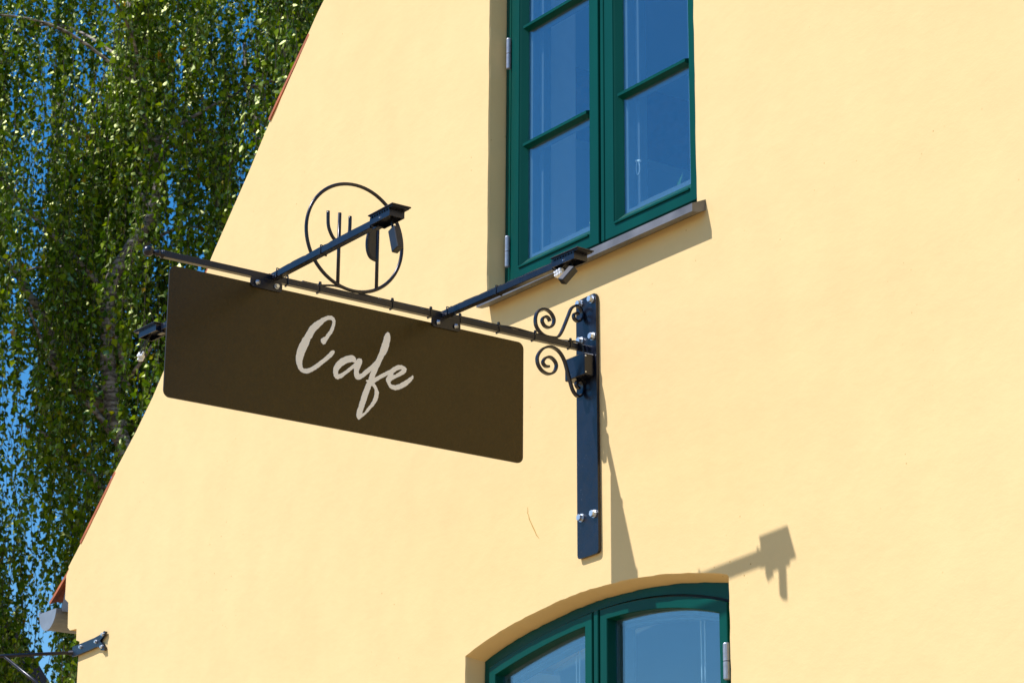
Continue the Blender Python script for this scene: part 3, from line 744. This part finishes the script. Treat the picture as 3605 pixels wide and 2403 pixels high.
# ------------------------------------------------------------------ forked bracket at the house corner
cb = thing("corner_bracket", "black forked strap bolted at the left corner of the wall holding a projecting rod", "bracket", (-9.46, -.01, 3.5))
strap = [(-9.612, 3.474), (-9.590, 3.472), (-9.44, 3.478), (-9.385, 3.482), (-9.352, 3.478), (-9.325, 3.460), (-9.297, 3.455), (-9.300, 3.470), (-9.306, 3.480), (-9.330, 3.492), (-9.347, 3.503), (-9.328, 3.512), (-9.305, 3.520), (-9.297, 3.536), (-9.310, 3.540), (-9.340, 3.530), (-9.40, 3.524), (-9.55, 3.518), (-9.612, 3.517)]
part("strap", slab(strap, -.016, -.006), M['black'], cb)
for x, z in ((-9.528, 3.503), (-9.380, 3.504), (-9.318, 3.526), (-9.322, 3.474)):
    b = link("bolt", SB, cb, (x, -.0162, z)); b.rotation_euler = (math.pi / 2, 0, 0)
part("wall_pin", box(-9.56, -9.40, -.0065, .004, 3.486, 3.506), M['black'], cb)
dr = Vector((-.258, -.208, .0)).normalized()
r0 = Vector((-9.612, -.012, 3.492))
part("rod", sweep([r0, r0 + dr * .95], circ(.0076, 10)), M['black'], cb, smooth=True)
part("collar", sweep([r0 - dr * .012, r0 + dr * .018], circ(.011, 10)), M['black'], cb)
part("brace", sweep([r0 + dr * .325 + Vector((0, 0, -.004)), Vector((-9.586, -.004, 3.232))], circ(.0072, 10)), M['black'], cb, smooth=True)

# ------------------------------------------------------------------ neighbouring house
nu = Vector((.5795, .815, 0)); nw = Vector((-.815, .5795, 0)); n0 = Vector((-41.33, 13.29, 10.38)) - nu * .62
nh = thing("neighbour_house", "far beige house with a dark brown steep roof behind the birch at the left edge", "house", (n0.x - nu.x * 4, n0.y - nu.y * 4, 0))
def nb(lat, dep, z): return n0 + nu * lat + nw * dep + Vector((0, 0, z - n0.z))
E1, EZ, APEX, AZ = .60, 9.50, -3.6, 15.66
gp = [(-7.8, 0), (E1 - .12, 0), (E1 - .12, EZ), (APEX, AZ - .2), (-7.8, EZ)]
V = [nb(a, .25, z) for a, z in gp] + [nb(a, 9, z) for a, z in gp]
part("wall", (V, [(0, 1, 2, 3, 4), (9, 8, 7, 6, 5)] + [(j, 5 + j, 5 + (j + 1) % 5, (j + 1) % 5) for j in range(5)]), M['nwall'], nh)
rp = [(E1 + .15, EZ - .25), (APEX, AZ), (-7.95, EZ - .25), (-7.95, EZ - .5), (APEX, AZ - .26), (E1 + .05, EZ - .42)]
V = [nb(a, 0, z) for a, z in rp] + [nb(a, 9.3, z) for a, z in rp]
part("roof", (V, [(0, 1, 4, 5), (1, 2, 3, 4), (6 + 5, 6 + 4, 6 + 1, 6), (6 + 4, 6 + 3, 6 + 2, 6 + 1)] + [(j, 6 + j, 6 + (j + 1) % 6, (j + 1) % 6) for j in range(6)]), M['nroof'], nh)

# ------------------------------------------------------------------ weeping birch
LIMBS = [
  ([(-23.31,7.01,8.11),(-23.37,6.9,8.46),(-23.43,6.76,8.84),(-23.48,6.66,9.56),(-23.49,6.64,10.3),(-23.42,6.79,10.76),(-23.31,7.01,11.18),(-23.29,7.06,11.63),(-23.31,7.01,12.11),(-23.39,6.86,12.52),(-23.44,6.75,13.14),(-23.48,6.67,13.85)], 0.085, 0.03),
  ([(-23.37,6.89,8.43),(-23.41,6.73,8.65),(-23.47,6.53,8.9),(-23.54,6.29,9.1),(-23.6,6.09,9.34),(-23.64,5.91,9.68),(-23.67,5.77,9.98)], 0.055, 0.018),
  ([(-23.4,6.84,9.43),(-23.44,6.73,9.81),(-23.46,6.65,10.07),(-23.49,6.57,10.28),(-23.53,6.46,10.42),(-23.64,6.19,10.71),(-23.75,5.91,10.98),(-23.84,5.68,11.22),(-23.93,5.44,11.52),(-24.07,5.07,11.82)], 0.055, 0.018),
  ([(-23.29,7.05,11.27),(-23.57,6.98,11.56),(-23.8,6.99,11.8),(-24.06,6.95,12.07),(-24.3,6.93,12.35),(-24.59,6.83,12.52),(-24.89,6.68,12.81),(-25.19,6.53,13.24)], 0.045, 0.014),
  ([(-24.68,8.73,11.49),(-24.74,8.7,11.89),(-24.8,8.68,12.21),(-24.87,8.63,12.56),(-24.94,8.6,12.88),(-25.06,8.46,13.35),(-25.18,8.33,14.01),(-25.26,8.25,14.8)], 0.075, 0.03),
  ([(-23.81,8.65,12.6),(-23.92,8.66,12.86),(-24.03,8.66,13.16),(-24.16,8.63,13.53),(-24.28,8.63,14.14)], 0.07, 0.03),
  ([(-24.02,6.45,9.38),(-24.08,6.32,9.8),(-24.16,6.15,10.14),(-24.21,6.04,10.28),(-24.26,5.91,10.48),(-24.31,5.8,10.65),(-24.41,5.56,10.92)], 0.045, 0.018),
  ([(-23.46,6.72,8.0),(-23.5,6.63,8.11),(-23.54,6.53,8.23),(-23.62,6.37,8.29),(-23.69,6.22,8.45),(-23.75,6.09,8.62),(-23.83,5.9,8.69)], 0.045, 0.014),
]
TB = Vector((-23.1, 7.35, 0))
birch = thing("birch_tree", "tall weeping birch with pale trunk and hanging leafy twigs behind the house", "tree", TB)
def limb(name, pts, r0, r1):
    p = smooth_path(pts, 4); n = len(p)
    sc_ = [(r0 + (r1 - r0) * i / (n - 1)) / r0 * (1 + .07 * math.sin(i * 1.7)) for i in range(n)]
    return part(name, sweep(p, circ(r0, 9), ref=(.8, -.55, .1), scale=sc_), M['bark'], birch, smooth=True)
limb("trunk", [tuple(TB + Vector((0, 0, -.1))), (-23.15, 7.28, 2.2), (-23.22, 7.18, 4.6), (-23.27, 7.08, 6.6), (-23.31, 7.02, 8.0)] + LIMBS[0][0], .145, .028)
for pts, a, b in LIMBS[1:]:
    if pts[0][0] < -24:                                    # the far stem starts at the foot
        pts = [(-23.25, 7.5, .4), (-23.6, 8.1, 4.0), (-24.2, 8.55, 8.0)] + pts; a = .15
    elif abs(pts[0][1] - 8.65) < .01:
        pts = [(-23.2, 7.3, 6.0), (-23.5, 8.2, 10.2)] + pts; a = .10
    limb("limb", pts, a * .8, b * .8)
extra = []
for i in range(14):
    base = Vector((-23.4, 6.9, rng.uniform(8, 14)))
    az = rng.uniform(0, 2 * math.pi); L = rng.uniform(1.2, 3.4)
    d = Vector((math.cos(az), math.sin(az), 0))
    pts = [base, base + d * L * .4 + Vector((0, 0, .5 * L * .6)), base + d * L * .75 + Vector((0, 0, .62 * L * .6)), base + d * L + Vector((0, 0, .5 * L * .6))]
    extra.append(pts); limb("limb", [tuple(q) for q in pts], .024, .006)

U = np.array([.5795, .815, 0.]); Wd = np.array([-.815, .5795, 0.]); CR = np.array([-23.4, 6.8, 0.])
# hanging sprays grow in bundles; gaps between the bundles let the sky through
NB = 310
bl = rng.uniform(-3.2, 3.5, NB); bd = rng.uniform(-1.2, 2.8, NB); bz = 6.0 + 10.2 * rng.uniform(0, 1, NB) ** .8
low = (bl < -.9) & (bz < 9.4)                              # the skirt of the crown is thin on the open side
ok = ~(low & (rng.uniform(0, 1, NB) < np.where(bz < 8.0, .35, .75))) & ~((bd < .2) & (rng.uniform(0, 1, NB) < .28))
bl, bd, bz = bl[ok], bd[ok], bz[ok]
bl = np.append(bl, rng.uniform(-.2, 1.8, 16)); bd = np.append(bd, rng.uniform(-.3, 2.2, 16)); bz = np.append(bz, rng.uniform(14.2, 16.4, 16))
bl = np.append(bl, rng.uniform(-2.1, -1.15, 16)); bd = np.append(bd, rng.uniform(-.6, 1.2, 16)); bz = np.append(bz, rng.uniform(6.6, 8.0, 16))
strands = []
for l, d, z in zip(bl, bd, bz):
    k = int(np.clip(rng.lognormal(2.75, .55), 5, 48))
    for _ in range(k):
        strands.append((l + rng.normal(0, .14), d + rng.normal(0, .18), z + rng.normal(0, .35), rng.uniform(.7, 2.6)))
for (pts, a, b) in LIMBS:                                   # short sprays straight off the limbs
    for p in pts[2:]:
        q = np.array(p) - CR
        for _ in range(4):
            strands.append((q @ U + rng.normal(0, .18), q @ Wd + rng.normal(0, .18), p[2] + rng.normal(.05, .1), rng.uniform(.4, 1.3)))
S = np.array(strands); NS = len(S)
trim = (S[:, 0] < rng.uniform(-1.35, -1.0, NS)) & (rng.uniform(0, 1, NS) < .35)       # ragged lower edge on the open side
floor_z = rng.uniform(7.0, 8.3, NS)
S[:, 3] = np.where(trim, np.minimum(S[:, 3], S[:, 2] - floor_z), S[:, 3])
S = S[S[:, 3] > .25]; NS = len(S)
dens = 25.0
cnt = np.maximum(4, (S[:, 3] * dens).astype(int))
sid = np.repeat(np.arange(NS), cnt); NL = len(sid)
first = np.repeat(np.cumsum(cnt) - cnt, cnt)
tt = (np.arange(NL) - first + rng.uniform(0, 1, NL)) / cnt[sid]
swl = rng.normal(0, .10, NS); swd = rng.normal(0, .10, NS); ph = rng.uniform(0, 6.28, NS)
def strand_pos(s, t):
    L = S[s, 3]
    lat = S[s, 0] + swl[s] * np.sqrt(t) + .022 * np.sin(ph[s] + t * L * 5)
    dep = S[s, 1] + swd[s] * np.sqrt(t) + .022 * np.cos(ph[s] * 1.7 + t * L * 4)
    return CR + lat[:, None] * U + dep[:, None] * Wd + (S[s, 2] - t * L)[:, None] * np.array([0, 0, 1.])
base = strand_pos(sid, tt) + rng.normal(0, .012, (NL, 3))
ax = np.stack([rng.normal(0, .55, NL), rng.normal(0, .55, NL), -np.abs(rng.normal(.9, .35, NL))], 1)
ax /= np.linalg.norm(ax, axis=1)[:, None]
rv = rng.normal(0, 1, (NL, 3)); sd = np.cross(ax, rv); sd /= np.linalg.norm(sd, axis=1)[:, None]
nm = np.cross(sd, ax)
ln = np.clip(rng.lognormal(-2.75, .30, NL), .030, .115); wd = ln * rng.uniform(.30, .44, NL)
stem = base + ax * (ln * .25)[:, None]
wide = stem + ax * (ln * .36)[:, None]
fold = nm * (wd * rng.uniform(.1, .55, NL))[:, None]
quad = np.stack([stem, wide + sd * wd[:, None] + fold, stem + ax * ln[:, None] - nm * (ln * .12)[:, None], wide - sd * wd[:, None] + fold], 1)
# the leaves nearest the street side and inside the picture stand as leaves of their own
cc = quad.mean(1) - np.array(EYE)
px = cc @ np.array(RIGHT); py = cc @ np.array(UP); pz = cc @ np.array(FWD)
inside = (np.abs(px / pz) < .205) & (np.abs(py / pz) < .137) & (px / pz < -.09)
score = np.where(inside, ln / pz, 0); single = np.argsort(-score)[:300]
keep = np.ones(NL, bool); keep[single] = False
q = quad[keep].reshape(-1, 3); nq = len(q) // 4
O = np.array([-23.4, 6.8, 9.0])
me = bpy.data.meshes.new("foliage")
me.vertices.add(len(q)); me.vertices.foreach_set("co", (q - O).ravel())
tri = (np.arange(nq)[:, None] * 4 + np.array([0, 1, 2, 0, 2, 3])).ravel()
me.loops.add(len(tri)); me.loops.foreach_set("vertex_index", tri)
me.polygons.add(nq * 2); me.polygons.foreach_set("loop_start", np.arange(nq * 2) * 3)
me.polygons.foreach_set("loop_total", np.full(nq * 2, 3))
me.update(calc_edges=True); me.materials.append(M['leaf'])
fo = link("foliage", me, birch, O); fo["kind"] = "stuff"
LEAF = [_mesh("leaf", [(0, 0, 0), (.30 * k, .25, .1 * k), (.33 * k, .42, .08), (.12, .75, .02), (0, 1, -.1), (-.12, .75, .02), (-.33 * k, .42, .08), (-.30 * k, .25, .1 * k), (0, .45, -.02)],
    [(0, 1, 8), (1, 2, 8), (2, 3, 8), (3, 4, 8), (4, 5, 8), (5, 6, 8), (6, 7, 8), (7, 0, 8)], M['leaf']) for k in (1.0, 1.12)]
for i in single:
    o = bpy.data.objects.new("leaf", LEAF[int(i) % 2]); COL.objects.link(o)
    o.parent = birch; s = float(ln[i])
    R = Matrix((Vector(sd[i]), Vector(ax[i]), Vector(nm[i]))).transposed() * s
    mm = R.to_4x4(); mm.translation = Vector(stem[i]) - TB
    o.matrix_local = mm
# the fine hanging twigs
tv, tf = [], []
seg = 7
ts = np.linspace(0, 1, seg)
s_all = np.repeat(np.arange(NS), seg); t_all = np.tile(ts, NS)
P = strand_pos(s_all, t_all).reshape(NS, seg, 3)
rad = .0042 * (1 - .7 * ts)
offs = np.array([[math.cos(a), math.sin(a), 0] for a in (0, 2.094, 4.189)])
TV = (P[:, :, None, :] + offs[None, None] * rad[None, :, None, None]).reshape(-1, 3)
bi = np.arange(NS)[:, None, None] * seg * 3 + np.arange(seg - 1)[None, :, None] * 3
j = np.arange(3)[None, None]; jn = (j + 1) % 3
quads = np.stack([bi + j, bi + jn, bi + 3 + jn, bi + 3 + j], -1).reshape(-1, 4)
me = bpy.data.meshes.new("hanging_twigs")
me.vertices.add(len(TV)); me.vertices.foreach_set("co", (TV - O).ravel())
me.loops.add(quads.size); me.loops.foreach_set("vertex_index", quads.ravel())
me.polygons.add(len(quads)); me.polygons.foreach_set("loop_start", np.arange(len(quads)) * 4)
me.polygons.foreach_set("loop_total", np.full(len(quads), 4))
me.update(calc_edges=True); me.materials.append(M['twig'])
tw = link("hanging_twigs", me, birch, O); tw["kind"] = "stuff"
